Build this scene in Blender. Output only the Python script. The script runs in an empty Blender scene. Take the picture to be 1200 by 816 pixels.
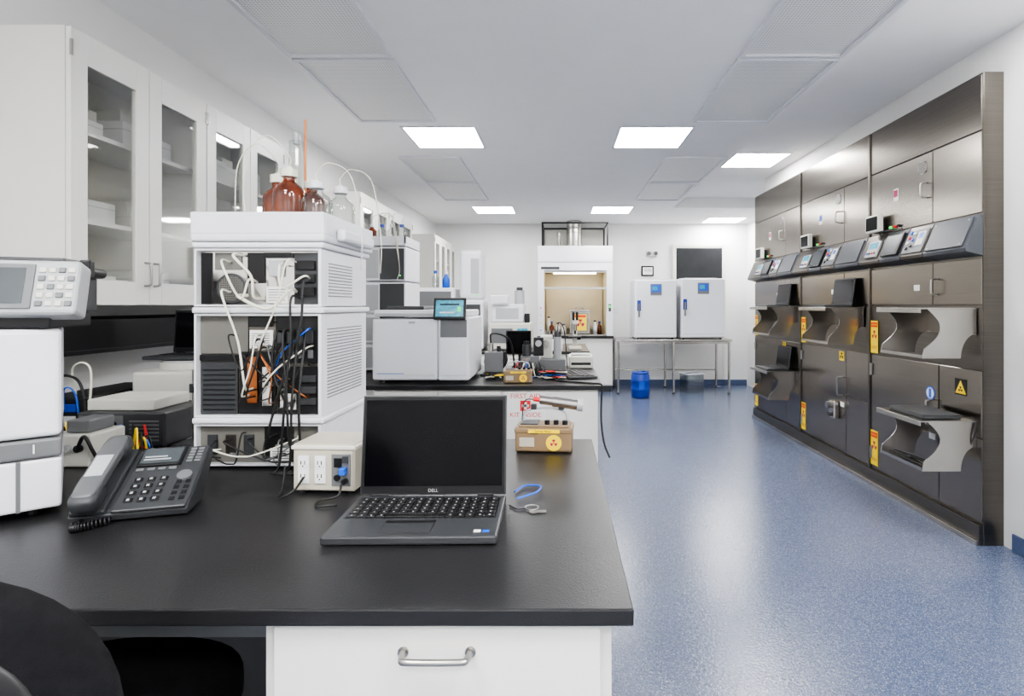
import bpy, bmesh, math, random
from mathutils import Matrix, Vector
random.seed(4)
S=bpy.context.scene
# ------------------------------------------------------------ materials
def pm(name,c,rough=.5,metal=0,var=.04,scale=6,bump=0,bscale=200,emit=0,ecol=None,stretch=None,coat=0,spec=.5,aniso=0):
    m=bpy.data.materials.new(name); m.use_nodes=True
    nt=m.node_tree; N=nt.nodes; L=nt.links; b=N['Principled BSDF']
    tc=N.new('ShaderNodeTexCoord'); mp=N.new('ShaderNodeMapping'); L.new(tc.outputs['Object'],mp.inputs[0])
    if stretch: mp.inputs['Scale'].default_value=stretch
    n=N.new('ShaderNodeTexNoise'); n.inputs['Scale'].default_value=scale; n.inputs['Detail'].default_value=3
    L.new(mp.outputs[0],n.inputs['Vector'])
    r=N.new('ShaderNodeValToRGB'); L.new(n.outputs['Fac'],r.inputs[0])
    r.color_ramp.elements[0].position=.3; r.color_ramp.elements[1].position=.7
    r.color_ramp.elements[0].color=[x*(1-var) for x in c]+[1]
    r.color_ramp.elements[1].color=[min(1,x*(1+var)) for x in c]+[1]
    L.new(r.outputs[0],b.inputs['Base Color'])
    b.inputs['Roughness'].default_value=rough; b.inputs['Metallic'].default_value=metal
    b.inputs['Coat Weight'].default_value=coat; b.inputs['Specular IOR Level'].default_value=spec
    b.inputs['Anisotropic'].default_value=aniso
    if bump:
        n2=N.new('ShaderNodeTexNoise'); n2.inputs['Scale'].default_value=bscale; n2.inputs['Detail'].default_value=2
        L.new(mp.outputs[0],n2.inputs['Vector'])
        bp=N.new('ShaderNodeBump'); bp.inputs['Strength'].default_value=bump; bp.inputs['Distance'].default_value=.002
        L.new(n2.outputs['Fac'],bp.inputs['Height']); L.new(bp.outputs[0],b.inputs['Normal'])
    if emit:
        b.inputs['Emission Color'].default_value=list(ecol or c)+[1]; b.inputs['Emission Strength'].default_value=emit
    return m
M_wall=pm('wall_paint',(.78,.78,.77),.6,var=.01)
M_ceil=pm('ceiling_paint',(.90,.90,.90),.7,var=.01)
M_cab=pm('cabinet_white',(.72,.71,.675),.4,var=.01)
M_cabin=pm('cabinet_inside',(.66,.64,.58),.5,var=.02)
M_white=pm('white_plastic',(.70,.71,.745),.35,var=.01)
M_off=pm('offwhite_plastic',(.58,.57,.52),.45,var=.02)
M_beige=pm('beige_metal',(.44,.41,.335),.45,var=.03)
M_lgrey=pm('light_grey_plastic',(.38,.39,.40),.4,var=.02)
M_grey=pm('grey_plastic',(.13,.135,.14),.45,var=.03)
M_hand=pm('handset_grey',(.085,.088,.092),.4,var=.03)
M_cons=pm('console_grey',(.055,.06,.07),.35,var=.04)
M_dgrey=pm('dark_grey_plastic',(.032,.034,.037),.45,var=.05)
M_black=pm('black_plastic',(.008,.008,.009),.4,var=.1,spec=.35)
M_fabric=pm('black_fabric',(.006,.006,.007),.95,var=.3,scale=60,bump=.6,bscale=500,spec=.2)
M_rubber=pm('black_rubber',(.008,.008,.008),.6,var=.1)
M_top=pm('black_epoxy_top',(.014,.014,.015),.34,var=.2,scale=5,bump=.25,bscale=350,spec=.38)
M_scr=pm('dark_screen',(.003,.003,.004),.15,var=.05,spec=.15)
M_ss=pm('brushed_stainless',(.285,.26,.232),.24,1,var=.06,scale=3,stretch=(1,1,70),aniso=.5)
M_ss2=pm('brushed_stainless_warm',(.235,.213,.188),.22,1,var=.07,scale=3,stretch=(1,1,70),aniso=.5)
M_ssd=pm('stainless_dark',(.15,.137,.122),.28,1,var=.08,scale=3,stretch=(1,1,50))
M_ssl=pm('stainless_light',(.42,.40,.375),.27,1,var=.06,scale=5)
M_mirror=pm('plated_steel',(.55,.53,.50),.13,1,var=.06,scale=9)
M_chrome=pm('satin_nickel',(.38,.37,.35),.3,1,var=.03)
M_bronze=pm('copper_pipe',(.42,.14,.05),.35,1,var=.1)
M_yel=pm('yellow_label',(.88,.62,.0),.5,var=.02)
M_red=pm('red_label',(.62,.01,.01),.5,var=.02)
M_mag=pm('magenta_print',(.35,.0,.08),.5,var=.02)
M_blue=pm('blue_plastic',(.003,.035,.30),.35,var=.1)
M_bluec=pm('blue_cable',(.005,.09,.55),.4,var=.05)
M_paper=pm('paper_label',(.76,.76,.74),.6,var=.01)
M_brown=pm('tan_case',(.22,.145,.08),.45,var=.05)
M_tube=pm('ptfe_tube',(.70,.69,.58),.3,var=.02)
M_green=pm('green_led',(.02,.6,.10),.4,emit=1.0)
M_lcd=pm('lcd_blue',(.03,.20,.30),.2,emit=.35,ecol=(.05,.36,.46),var=.5,scale=40)
M_lcdg=pm('lcd_grey',(.06,.07,.075),.2,var=.1)
M_base=pm('blue_cove_base',(.07,.10,.19),.4,var=.1,scale=60)
M_hoodin=pm('hood_liner',(.64,.56,.40),.5,var=.03)
M_lamp=pm('led_panel',(.9,.9,.9),.5,emit=36,ecol=(1,.99,.975),var=.0)
M_hlamp=pm('hood_lamp',(.9,.9,.85),.5,emit=9,ecol=(1,.90,.70),var=.0)
M_darkwin=pm('dark_window',(.02,.021,.023),.2,var=.1)
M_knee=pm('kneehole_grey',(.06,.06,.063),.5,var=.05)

def glass(name,col,refl=.08,op=0):
    m=bpy.data.materials.new(name); m.use_nodes=True; nt=m.node_tree; N=nt.nodes; L=nt.links
    N.remove(N['Principled BSDF']); out=N['Material Output']
    t=N.new('ShaderNodeBsdfTransparent'); g=N.new('ShaderNodeBsdfGlossy'); g.inputs['Roughness'].default_value=.03
    no=N.new('ShaderNodeTexNoise'); no.inputs['Scale'].default_value=3
    r=N.new('ShaderNodeValToRGB'); r.color_ramp.elements[0].color=[x*.97 for x in col]+[1]; r.color_ramp.elements[1].color=list(col)+[1]
    L.new(no.outputs['Fac'],r.inputs[0]); L.new(r.outputs[0],t.inputs[0])
    lw=N.new('ShaderNodeLayerWeight'); lw.inputs[0].default_value=.2
    ma=N.new('ShaderNodeMath'); ma.operation='MULTIPLY_ADD'; ma.inputs[1].default_value=.28; ma.inputs[2].default_value=refl
    L.new(lw.outputs['Fresnel'],ma.inputs[0])
    mx=N.new('ShaderNodeMixShader'); L.new(ma.outputs[0],mx.inputs[0]); L.new(t.outputs[0],mx.inputs[1]); L.new(g.outputs[0],mx.inputs[2])
    L.new(mx.outputs[0],out.inputs[0]); return m
G_pane=glass('cabinet_glass',(.985,.99,.985),.0)
G_clear=glass('bottle_glass',(.86,.89,.88),.08)
def floor_mat():
    m=bpy.data.materials.new('speckled_epoxy_floor'); m.use_nodes=True; nt=m.node_tree; N=nt.nodes; L=nt.links; b=N['Principled BSDF']
    tc=N.new('ShaderNodeTexCoord')
    v=N.new('ShaderNodeTexVoronoi'); v.inputs['Scale'].default_value=280; L.new(tc.outputs['Object'],v.inputs['Vector'])
    sp=N.new('ShaderNodeSeparateColor'); L.new(v.outputs['Color'],sp.inputs[0])
    r=N.new('ShaderNodeValToRGB'); e=r.color_ramp.elements
    e[0].position=0; e[0].color=(.045,.060,.110,1); e[1].position=1; e[1].color=(.24,.27,.34,1)
    x=e.new(.3); x.color=(.076,.098,.166,1); x=e.new(.8); x.color=(.105,.132,.212,1)
    L.new(sp.outputs[0],r.inputs[0]); L.new(r.outputs[0],b.inputs['Base Color'])
    b.inputs['Roughness'].default_value=.20; b.inputs['Specular IOR Level'].default_value=.5
    n=N.new('ShaderNodeTexNoise'); n.inputs['Scale'].default_value=75; L.new(tc.outputs['Object'],n.inputs['Vector'])
    bp=N.new('ShaderNodeBump'); bp.inputs['Strength'].default_value=.5; bp.inputs['Distance'].default_value=.0026
    L.new(n.outputs['Fac'],bp.inputs['Height']); L.new(bp.outputs[0],b.inputs['Normal']); return m
M_floor=floor_mat()
def perf_mat(name,c,dark,scale):
    m=bpy.data.materials.new(name); m.use_nodes=True; nt=m.node_tree; N=nt.nodes; L=nt.links; b=N['Principled BSDF']
    tc=N.new('ShaderNodeTexCoord'); v=N.new('ShaderNodeTexVoronoi'); v.inputs['Scale'].default_value=scale; v.inputs['Randomness'].default_value=0
    L.new(tc.outputs['Object'],v.inputs['Vector'])
    r=N.new('ShaderNodeValToRGB'); e=r.color_ramp.elements; e[0].position=.30; e[0].color=list(dark)+[1]; e[1].position=.38; e[1].color=list(c)+[1]
    L.new(v.outputs['Distance'],r.inputs[0]); L.new(r.outputs[0],b.inputs['Base Color']); b.inputs['Roughness'].default_value=.4
    return m
M_perf=perf_mat('perforated_grille',(.80,.80,.80),(.50,.50,.50),62)
M_mesh=perf_mat('black_vent_mesh',(.14,.135,.12),(.006,.006,.006),150)

# ------------------------------------------------------------ builder
def FR(o,u=(1,0,0),v=(0,0,1)):
    u=Vector(u).normalized(); v=Vector(v).normalized(); n=u.cross(v)
    m=Matrix((( u.x,v.x,n.x,o[0]),(u.y,v.y,n.y,o[1]),(u.z,v.z,n.z,o[2]),(0,0,0,1))); return m
def FRONT(x,y,z): return FR((x,y,z))
def WESTF(x,y,z): return FR((x,y,z),(0,-1,0))
def RZ(x,y,z,deg): return Matrix.Translation((x,y,z))@Matrix.Rotation(math.radians(deg),4,'Z')
class B:
    def __init__(s,name): s.name=name; s.bm=bmesh.new(); s.mats=[]; s.M=Matrix()
    def put(s,t,mat,L=None,smooth=False):
        if mat not in s.mats: s.mats.append(mat)
        i=s.mats.index(mat)
        for f in t.faces: f.material_index=i; f.smooth=smooth
        t.transform(s.M@L if L is not None else s.M)
        me=bpy.data.meshes.new('t'); t.to_mesh(me); t.free(); s.bm.from_mesh(me); bpy.data.meshes.remove(me)
    def box(s,x0,x1,y0,y1,z0,z1,mat,bev=0,seg=2,L=None):
        t=bmesh.new(); bmesh.ops.create_cube(t,size=1)
        dx,dy,dz=abs(x1-x0),abs(y1-y0),abs(z1-z0)
        bmesh.ops.scale(t,vec=(dx,dy,dz),verts=t.verts)
        if bev:
            bev=min(bev,.45*min(dx,dy,dz)); bmesh.ops.bevel(t,geom=list(t.edges),offset=bev,segments=seg,affect='EDGES',profile=.5)
        bmesh.ops.translate(t,vec=((x0+x1)/2,(y0+y1)/2,(z0+z1)/2),verts=t.verts)
        s.put(t,mat,L)
    def cyl(s,c,r,h,mat,axis='z',r2=None,n=24,L=None):
        t=bmesh.new(); bmesh.ops.create_cone(t,cap_ends=True,segments=n,radius1=r,radius2=r if r2 is None else r2,depth=h)
        if axis=='x': t.transform(Matrix.Rotation(math.pi/2,4,'Y'))
        if axis=='y': t.transform(Matrix.Rotation(-math.pi/2,4,'X'))
        bmesh.ops.translate(t,vec=c,verts=t.verts)
        s.put(t,mat,L)
    def lathe(s,prof,c,mat,n=28,L=None):
        t=bmesh.new(); rings=[]
        for r,z in prof:
            rings.append([t.verts.new((c[0]+max(r,1e-4)*math.cos(2*math.pi*k/n),c[1]+max(r,1e-4)*math.sin(2*math.pi*k/n),c[2]+z)) for k in range(n)])
        for a,b in zip(rings,rings[1:]):
            for k in range(n): t.faces.new((a[k],a[(k+1)%n],b[(k+1)%n],b[k]))
        s.put(t,mat,L,True)
    def tube(s,pts,r,mat,n=8,seg=8,L=None):
        P=[Vector(p) for p in pts]; Q=[]
        if len(P)>2:
            E=[P[0]*2-P[1]]+P+[P[-1]*2-P[-2]]
            for i in range(1,len(E)-2):
                a,b,c,d=E[i-1:i+3]
                for k in range(seg):
                    u=k/seg; q=.5*((2*b)+(c-a)*u+(2*a-5*b+4*c-d)*u*u+(3*b-a-3*c+d)*u**3)
                    q.z=max(q.z,min(b.z,c.z)); Q.append(q)
            Q.append(P[-1])
        else: Q=P
        t=bmesh.new(); rings=[]; up=Vector((0.03,.05,1)).normalized()
        for i,p in enumerate(Q):
            d=(Q[min(i+1,len(Q)-1)]-Q[max(i-1,0)])
            if d.length<1e-7: d=Vector((0,0,1))
            d.normalize(); a=d.cross(up)
            if a.length<.05: a=d.cross(Vector((1,0,0)))
            a.normalize(); up=a.cross(d).normalized(); 
            rings.append([t.verts.new(p+r*(math.cos(2*math.pi*k/n)*a+math.sin(2*math.pi*k/n)*up)) for k in range(n)])
        for a,b in zip(rings,rings[1:]):
            for k in range(n): t.faces.new((a[k],a[(k+1)%n],b[(k+1)%n],b[k]))
        t.faces.new(rings[0]); t.faces.new(rings[-1][::-1])
        bmesh.ops.recalc_face_normals(t,faces=t.faces)
        s.put(t,mat,L,True)
    def prism(s,poly,c0,c1,mat,L=None,bev=0):
        t=bmesh.new(); vs=[t.verts.new((a,b,c0)) for a,b in poly]; f=t.faces.new(vs)
        r=bmesh.ops.extrude_face_region(t,geom=[f]); nv=[v for v in r['geom'] if isinstance(v,bmesh.types.BMVert)]
        bmesh.ops.translate(t,vec=(0,0,c1-c0),verts=nv); bmesh.ops.recalc_face_normals(t,faces=t.faces)
        if bev: bmesh.ops.bevel(t,geom=list(t.edges),offset=bev,segments=2,affect='EDGES',profile=.5)
        s.put(t,mat,L)
    def disc(s,a,b,r,c0,c1,mat,n=24,L=None): s.prism([(a+r*math.cos(2*math.pi*k/n),b+r*math.sin(2*math.pi*k/n)) for k in range(n)],c0,c1,mat,L)
    def pillow(s,c,h,e1,e2,mat,bend=None,L=None,nu=40,nv=22):
        def p(w,e): return math.copysign(abs(w)**e,w)
        t=bmesh.new(); R=[]
        for j in range(nv+1):
            v=-math.pi/2+math.pi*j/nv; v=max(min(v,1.5605),-1.5605); ring=[]
            for i in range(nu):
                u=2*math.pi*i/nu
                q=Vector((h[0]*p(math.cos(v),e1)*p(math.cos(u),e2),h[1]*p(math.cos(v),e1)*p(math.sin(u),e2),h[2]*p(math.sin(v),e1)))
                if bend: q=bend(q)
                ring.append(t.verts.new(q+Vector(c)))
            R.append(ring)
        for a,b in zip(R,R[1:]):
            for i in range(nu): t.faces.new((a[i],a[(i+1)%nu],b[(i+1)%nu],b[i]))
        t.faces.new(R[0][::-1]); t.faces.new(R[-1])
        s.put(t,mat,L,True)
    def text(s,txt,size,a,b,c,mat,L=None):
        cu=bpy.data.curves.new('t','FONT'); cu.body=txt; cu.size=size; cu.align_x='CENTER'; cu.align_y='CENTER'; cu.extrude=.0002
        o=bpy.data.objects.new('t',cu); me=bpy.data.meshes.new_from_object(o)
        t=bmesh.new(); t.from_mesh(me); bmesh.ops.translate(t,vec=(a,b,c),verts=t.verts); s.put(t,mat,L)
        bpy.data.objects.remove(o); bpy.data.meshes.remove(me); bpy.data.curves.remove(cu)
    def trefoil(s,a,b,r,c,mat,L=None):
        s.disc(a,b,r*.2,c,c+.0008,mat,16,L)
        for k in range(3):
            t0=math.radians(60+120*k); A=[t0+math.radians(60)*j/6 for j in range(7)]
            s.prism([(a+r*math.cos(x),b+r*math.sin(x)) for x in A]+[(a+.32*r*math.cos(x),b+.32*r*math.sin(x)) for x in A[::-1]],c,c+.0008,mat,L)
    def caution(s,w,h,a,b,c):
        s.box(a-w/2,a+w/2,b-h/2,b+h/2,c,c+.0015,M_yel)
        s.box(a-w/2+.004,a+w/2-.004,b+h*.30,b+h*.45,c+.0015,c+.0023,M_red)
        s.text('CAUTION',w*.19,a,b+h*.375,c+.0026,M_yel)
        s.trefoil(a,b+h*.06,w*.36,c+.0015,M_mag)
        s.text('RADIOACTIVE\nMATERIAL',w*.13,a,b-h*.33,c+.0020,M_mag)
    def done(s,weld=False):
        me=bpy.data.meshes.new(s.name); s.bm.to_mesh(me); s.bm.free()
        for m in s.mats: me.materials.append(m)
        o=bpy.data.objects.new(s.name,me); S.collection.objects.link(o); return o

# ------------------------------------------------------------ room
H=2.83; HB=2.98
b=B('floor'); b.box(-2.3,3.5,-2.2,9.95,-.1,0,M_floor); b.done()
b=B('ceiling'); b.box(-2.3,1.68,-2.2,9.95,H,3.2,M_ceil); b.box(1.68,3.5,-2.2,8.2,HB,3.2,M_ceil); b.box(1.68,3.5,8.2,9.95,H,3.2,M_ceil); b.done()
b=B('wall_left'); b.box(-2.3,-2.16,-2.2,9.8,0,H,M_wall); b.done()
b=B('wall_back'); b.box(-2.3,3.5,9.8,9.95,0,H,M_wall); b.done()
b=B('wall_front'); b.box(-2.16,2.59,-2.2,-2.05,0,H,M_wall); b.box(1.68,2.59,-2.2,-2.05,H,HB,M_wall); b.done()
b=B('wall_right'); b.box(2.59,2.75,-2.2,7.03,0,HB,M_wall); b.box(2.75,3.3,6.9,7.03,0,HB,M_wall); b.box(3.3,3.5,7.03,9.8,0,H,M_wall);b.box(3.3,3.5,7.03,8.2,H,HB,M_wall); b.done()
b=B('baseboard_right'); b.box(2.575,2.589,-2.04,3.18,0.001,.10,M_base,.004); b.done()
b=B('baseboard_back'); b.box(.9,3.29,9.785,9.799,0.001,.10,M_base,.004); b.done()
b=B('trim_1')
b.box(2.555,2.589,2.98,3.06,.101,2.62,M_cab,.004); b.box(2.555,2.589,1.9,3.06,2.62,2.70,M_cab,.004); b.box(2.555,2.589,1.9,1.98,.101,2.62,M_cab,.004); b.done()
def lightpanel(x0,x1,y0,y1,z):
    b=B('ceiling_light_panel'); w=.022
    b.box(x0-w,x1+w,y0-w,y0,z-.008,z-.0005,M_white); b.box(x0-w,x1+w,y1,y1+w,z-.008,z-.0005,M_white)
    b.box(x0-w,x0,y0,y1,z-.008,z-.0005,M_white); b.box(x1,x1+w,y0,y1,z-.008,z-.0005,M_white)
    b.box(x0,x1,y0,y1,z-.004,z-.0005,M_lamp); b.done()
for y in (-1.5,-.2,4.48,8.08):  # row over the camera is out of view, added to brighten the room
    lightpanel(-1.25,-.68,y,y+.56,H); lightpanel(.5,1.07,y,y+.56,H)
for y in (-.8,2.2,5.8): lightpanel(1.85,2.4,y,y+.56,HB)
lightpanel(2.46,3.05,9.1,9.62,H)
def grille(x0,x1,y0,y1):
    b=B('ceiling_air_grille'); w=.025; z=H
    b.box(x0,x1,y0,y0+w,z-.018,z-.0005,M_white,.002); b.box(x0,x1,y1-w,y1,z-.018,z-.0005,M_white,.002)
    b.box(x0,x0+w,y0+w,y1-w,z-.018,z-.0005,M_white); b.box(x1-w,x1,y0+w,y1-w,z-.018,z-.0005,M_white)
    b.box(x0+w,x1-w,y0+w,y1-w,z-.006,z-.0005,M_perf); b.done()
for xa,xb in ((-1.54,-.95),(1.03,1.62)):
    for ya,yb in ((1.0,2.07),(2.1,3.19),(3.22,4.32),(5.35,6.46),(6.49,7.55)): grille(xa,xb,ya,yb)

# ------------------------------------------------------------ stainless shielded cells
b=B('stainless_hot_cell_bank')
X0=2.47; YN=3.25; YF=7.02; BY=[3.25,4.42,5.68,7.02]
b.box(X0,2.588,YN,YF,.0,2.76,M_ssd,.002)
def panel(y0,y1,z0,z1,mat=M_ss,t=.010,g=.004): b.box(X0-t,X0,y0+g,y1-g,z0+g,z1-g,mat,.002,1)
def bow(y,z0,z1,x=X0-.012,vert=True,r=.006,out=.04):
    b.tube([(x,y,z0),(x-out*.8,y,z0+.004),(x-out,y,z0+.02),(x-out,y,z1-.02),(x-out*.8,y,z1-.004),(x,y,z1)],r,M_chrome,seg=4)
def cy(y): return -y
for i in range(3):
    a,c=BY[i],BY[i+1]; sp=a+(.43 if i==0 else .40)
    b.M=Matrix()
    panel(a,c,2.42,2.75,M_ss2); panel(a,sp,1.94,2.42); panel(sp,c,1.94,2.42)
    bow(sp+.06,2.12,2.22)
    b.M=WESTF(X0-.010,0,0)
    b.disc(-(sp+.10),2.33,.045,0,.004,M_chrome,24)
    for k in range(-3,4): b.box(-(sp+.10)-.035,-(sp+.10)+.035,2.33+k*.011-.002,2.33+k*.011+.002,.004,.006,M_dgrey)
    b.box(-(a+.83)-.03,-(a+.83)+.03,2.16,2.25,0,.0015,M_paper); b.box(-(a+.83)-.024,-(a+.83)+.024,2.19,2.24,.0015,.0025,M_mag if i!=1 else M_bluec)
    b.M=Matrix()
    panel(a,sp,1.40,1.68,M_ss2); panel(sp,c,1.40,1.68,M_ss2); bow(sp-.05,1.47,1.57)
    panel(a,c,1.02,1.40,M_ssd,.006)
    ls=a+.37; panel(ls,c,.13,1.02,M_ss2); panel(a,ls,.13,.62,M_ss2); panel(a,ls,.62,1.02,M_ss2)
    bow(ls+.05,.62,.78,out=.05)
    for zz in (.25,.9): b.cyl((X0-.018,c-.03,zz),.010,.09,M_chrome,'z',n=12)
    for (s0,s1,mt) in ((a+.004,a+.388,M_cons),(a+.396,a+.63,M_ssd),(a+.638,a+.885,M_cons),(a+.893,c-.004,M_ssd)):
        b.M=FR((0,s1,0),(1,0,0),(0,0,1)); b.prism([(X0,1.93),(X0-.02,1.935),(X0-.105,1.735),(X0-.10,1.715),(X0,1.69)],0,s1-s0,mt,bev=.002)
    o=(X0-.02,0,1.935); vv=Vector((.085,0,.20)).normalized()
    b.M=FR(o,(0,-1,0),vv)
    b.box(cy(a+.37),cy(a+.03),-.205,-.02,0,.010,M_cons,.002)
    for yy in (.055,.345):
        for zz in (-.19,-.035): b.disc(cy(a+yy),zz,.005,.010,.012,M_chrome,10)
    b.box(cy(a+.62),cy(a+.41),-.20,-.03,0,.008,M_grey,.002)
    b.box(cy(a+.50),cy(a+.43),-.15,-.05,.008,.011,M_paper); b.box(cy(a+.485),cy(a+.445),-.10,-.06,.011,.013,M_bluec)
    for k in range(4): b.disc(cy(a+.58),-.05-k*.038,.012,.008,.018,(M_bluec,M_red,M_paper,M_dgrey)[k],14)
    for k in range(3): b.disc(cy(a+.54),-.06-k*.045,.010,.008,.018,(M_paper,M_bluec,M_dgrey)[k],14)
    b.box(cy(a+.86),cy(a+.66),-.20,-.03,0,.020,M_black,.004); b.box(cy(a+.845),cy(a+.675),-.185,-.045,.020,.021,M_lcdg)
    b.box(cy(a+1.08),cy(a+.93),-.19,-.06,0,.015,M_lgrey,.004); b.box(cy(a+1.06),cy(a+.95),-.12,-.07,.015,.017,M_lcd)
    for k in range(4): b.disc(cy(a+.955+k*.033),-.16,.009,.015,.022,(M_dgrey,M_red,M_dgrey,M_bluec)[k],12)
    b.M=WESTF(X0-.012,0,0)
    b.box(cy(a+1.11),cy(a+.93),1.955,2.085,.03,.07,M_off,.006); b.box(cy(a+1.095),cy(a+.945),1.97,2.07,.07,.072,M_scr); b.box(cy(a+1.05),cy(a+1.0),1.95,2.06,0,.03,M_dgrey)
    for k in range(3): b.disc(cy(a+.88-.05*k),1.975,.010,0,.014,(M_green,M_red,M_black)[k],12)
    b.M=Matrix(); b.tube([(X0-.03,a+1.0,1.97),(X0-.06,a+.93,1.95),(X0-.07,a+.80,1.945),(X0-.04,a+.70,1.945)],.004,M_rubber)
    b.M=WESTF(X0-.012,0,0)
    b.caution(.095,.25,cy(c-.065),1.155,-.001)
    b.caution(.095,.27,cy(c-.065),.29,.0)
    b.box(cy(ls+.09),cy(ls+.03),.52,.56,-.001,.001,M_paper); b.box(cy(a+.62),cy(a+.56),1.50,1.54,-.001,.001,M_paper)
b.M=WESTF(X0-.010,0,0)
b.disc(-3.70,.82,.045,0,.002,M_bluec); b.disc(-3.70,.82,.036,.002,.003,M_paper); b.box(-3.712,-3.688,.79,.85,.003,.004,M_bluec)
b.box(-3.47,-3.37,.85,.95,0,.002,M_black); b.prism([(-3.465,.86),(-3.375,.86),(-3.42,.94)],.002,.003,M_yel); b.trefoil(-3.42,.886,.018,.003,M_black)
for q in (4.86,6.10): b.box(-q-.04,-q+.04,.92,1.0,0,.002,M_yel); b.trefoil(-q,.96,.03,.002,M_black)
b.box(-5.0,-4.9,.40,.56,0,.05,M_ssl,.01); b.disc(-4.95,.52,.03,.05,.09,M_chrome); b.disc(-4.95,.44,.02,.05,.07,M_dgrey)
b.M=Matrix()
b.box(X0-.03,X0,YN,YF,0,.12,M_ssd,.003)
b.box(X0-.045,X0-.03,YN,YF,0,.03,M_ssl,.002)
for y in BY[1:3]: b.box(X0-.020,X0,y-.010,y+.010,.12,2.75,M_ssd,.001)
b.done()
def hopper(y0,y1,zt,out=.31,drop=.29):
    b=B('stainless_laptop_shelf'); xw=X0-.0115
    b.box(xw-out-.03,xw,y0-.01,y1+.01,zt-.008,zt,M_ssl,.002)
    b.box(xw-out-.03,xw-out-.024,y0-.01,y1+.01,zt-.03,zt-.008,M_ssl,.001)
    P=[(0,0),(-out*.93,0)]
    for k in range(1,17):
        t=k/16; P.append((-out*(.93-.26*math.sin(math.pi*min(t*1.25,1))+.10*t*t) , -drop*t))
    P+=[(-out*.30,-drop)]
    for k in range(1,9):
        t=k/8; P.append((-out*.30*math.cos(math.pi*t/2), -drop+drop*.5*math.sin(math.pi*t/2)))
    for y in (y0,y1-.006):
        b.M=FR((xw,y+.006,zt-.008)); b.prism(P,0,.006,M_ssl)
    b.M=Matrix()
    b.box(xw-out*1.03,xw-out*.60,y0+.006,y1-.006,zt-.008-drop,zt-.004-drop,M_ssl)
    b.box(xw-out*1.03,xw-out*1.03+.004,y0+.006,y1-.006,zt-.004-drop,zt+.012-drop,M_ssl)
    b.box(xw-.005,xw,y0,y1,zt-.16,zt-.008,M_ss)
    b.done()
hopper(3.29,3.72,1.385); hopper(4.50,4.98,1.385,.29); hopper(5.76,6.25,1.385,.29)
hopper(3.29,3.72,.72); hopper(5.76,6.25,.72,.29)
def laptop(name,M,w,d,ang,opened=True,scr=None,logo=False,th=.018):
    b=B(name); b.M=M
    b.box(-w/2,w/2,0,d,.002,th,M_dgrey,.004)
    b.box(-w/2+.012,w/2-.012,d*.40,d*.92,th-.001,th+.0006,M_black)
    if opened:
        kw=(w-.03)/15
        for r in range(6):
            kd=d*.50/6
            for k in range(15):
                if r==0 and 4<=k<=9:
                    if k==4: b.box(-w/2+.015+kw*4+.001,-w/2+.015+kw*10-.001,d*.41+.001,d*.41+kd-.002,th,th+.0025,M_black,.0006,1)
                    continue
                b.box(-w/2+.015+kw*k+.001,-w/2+.015+kw*(k+1)-.001,d*.41+kd*r+.001,d*.41+kd*(r+1)-.002,th,th+.0025,M_black,.0006,1)
                if w>.35: b.box(-w/2+.015+kw*(k+.42),-w/2+.015+kw*(k+.58),d*.41+kd*(r+.38),d*.41+kd*(r+.60),th+.0025,th+.0027,M_lgrey)
        b.box(-w*.19,w*.11,d*.06,d*.34,th-.001,th+.0007,M_black,.0003,1)
        b.box(-w*.185,w*.105,d*.07,d*.28,th,th+.0010,M_dgrey)
        b.box(w*.41,w*.45,d*.08,d*.13,th,th+.0006,M_bluec)
        b.box(w*.36,w*.40,d*.08,d*.13,th,th+.0006,M_paper)
        h=d*.98; a=math.radians(ang)
        b.M=M@Matrix.Translation((0,d-.004,th+.002))@Matrix.Rotation(a,4,'X')
        b.box(-w/2,w/2,-.001,.007,0,h,M_dgrey,.003)
        b.box(-w/2+.004,w/2-.004,-.0022,-.001,.004,h-.004,M_black)
        b.box(-w/2+.010,w/2-.010,-.0030,-.0022,.022,h-.012,scr or M_scr)
        if logo:
            b.text('DELL',.011,0,.011,.0026,M_lgrey,FR((0,0,0)))
        for sx in (-1,1): b.cyl((sx*w*.36,.004,0),.006,.04,M_black,'x',n=12)
    else:
        b.box(-w/2,w/2,0,d,th+.001,th+.010,M_dgrey,.003)
    b.done()
xs=X0-.012
for (yy,zz,op) in ((3.50,.72,False),(4.74,1.385,True),(6.0,1.385,True),(6.0,.72,True)):
    laptop('laptop_computer',Matrix.Translation((xs-.29,yy,zz))@Matrix.Rotation(math.radians(-90),4,'Z'),.34,.23,-8,op)
b=B('power_cable')
b.tube([(xs-.27+.03*math.sin(k*1.3),3.33+.33*((k*.37)%1),.435+.003*k) for k in range(14)],.005,M_rubber)
b.tube([(xs-.20,3.40,.46),(xs-.05,3.34,.50),(xs-.03,3.285,.60),(xs-.01,3.275,.70),(xs-.02,3.30,.74)],.004,M_rubber); b.done()

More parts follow.
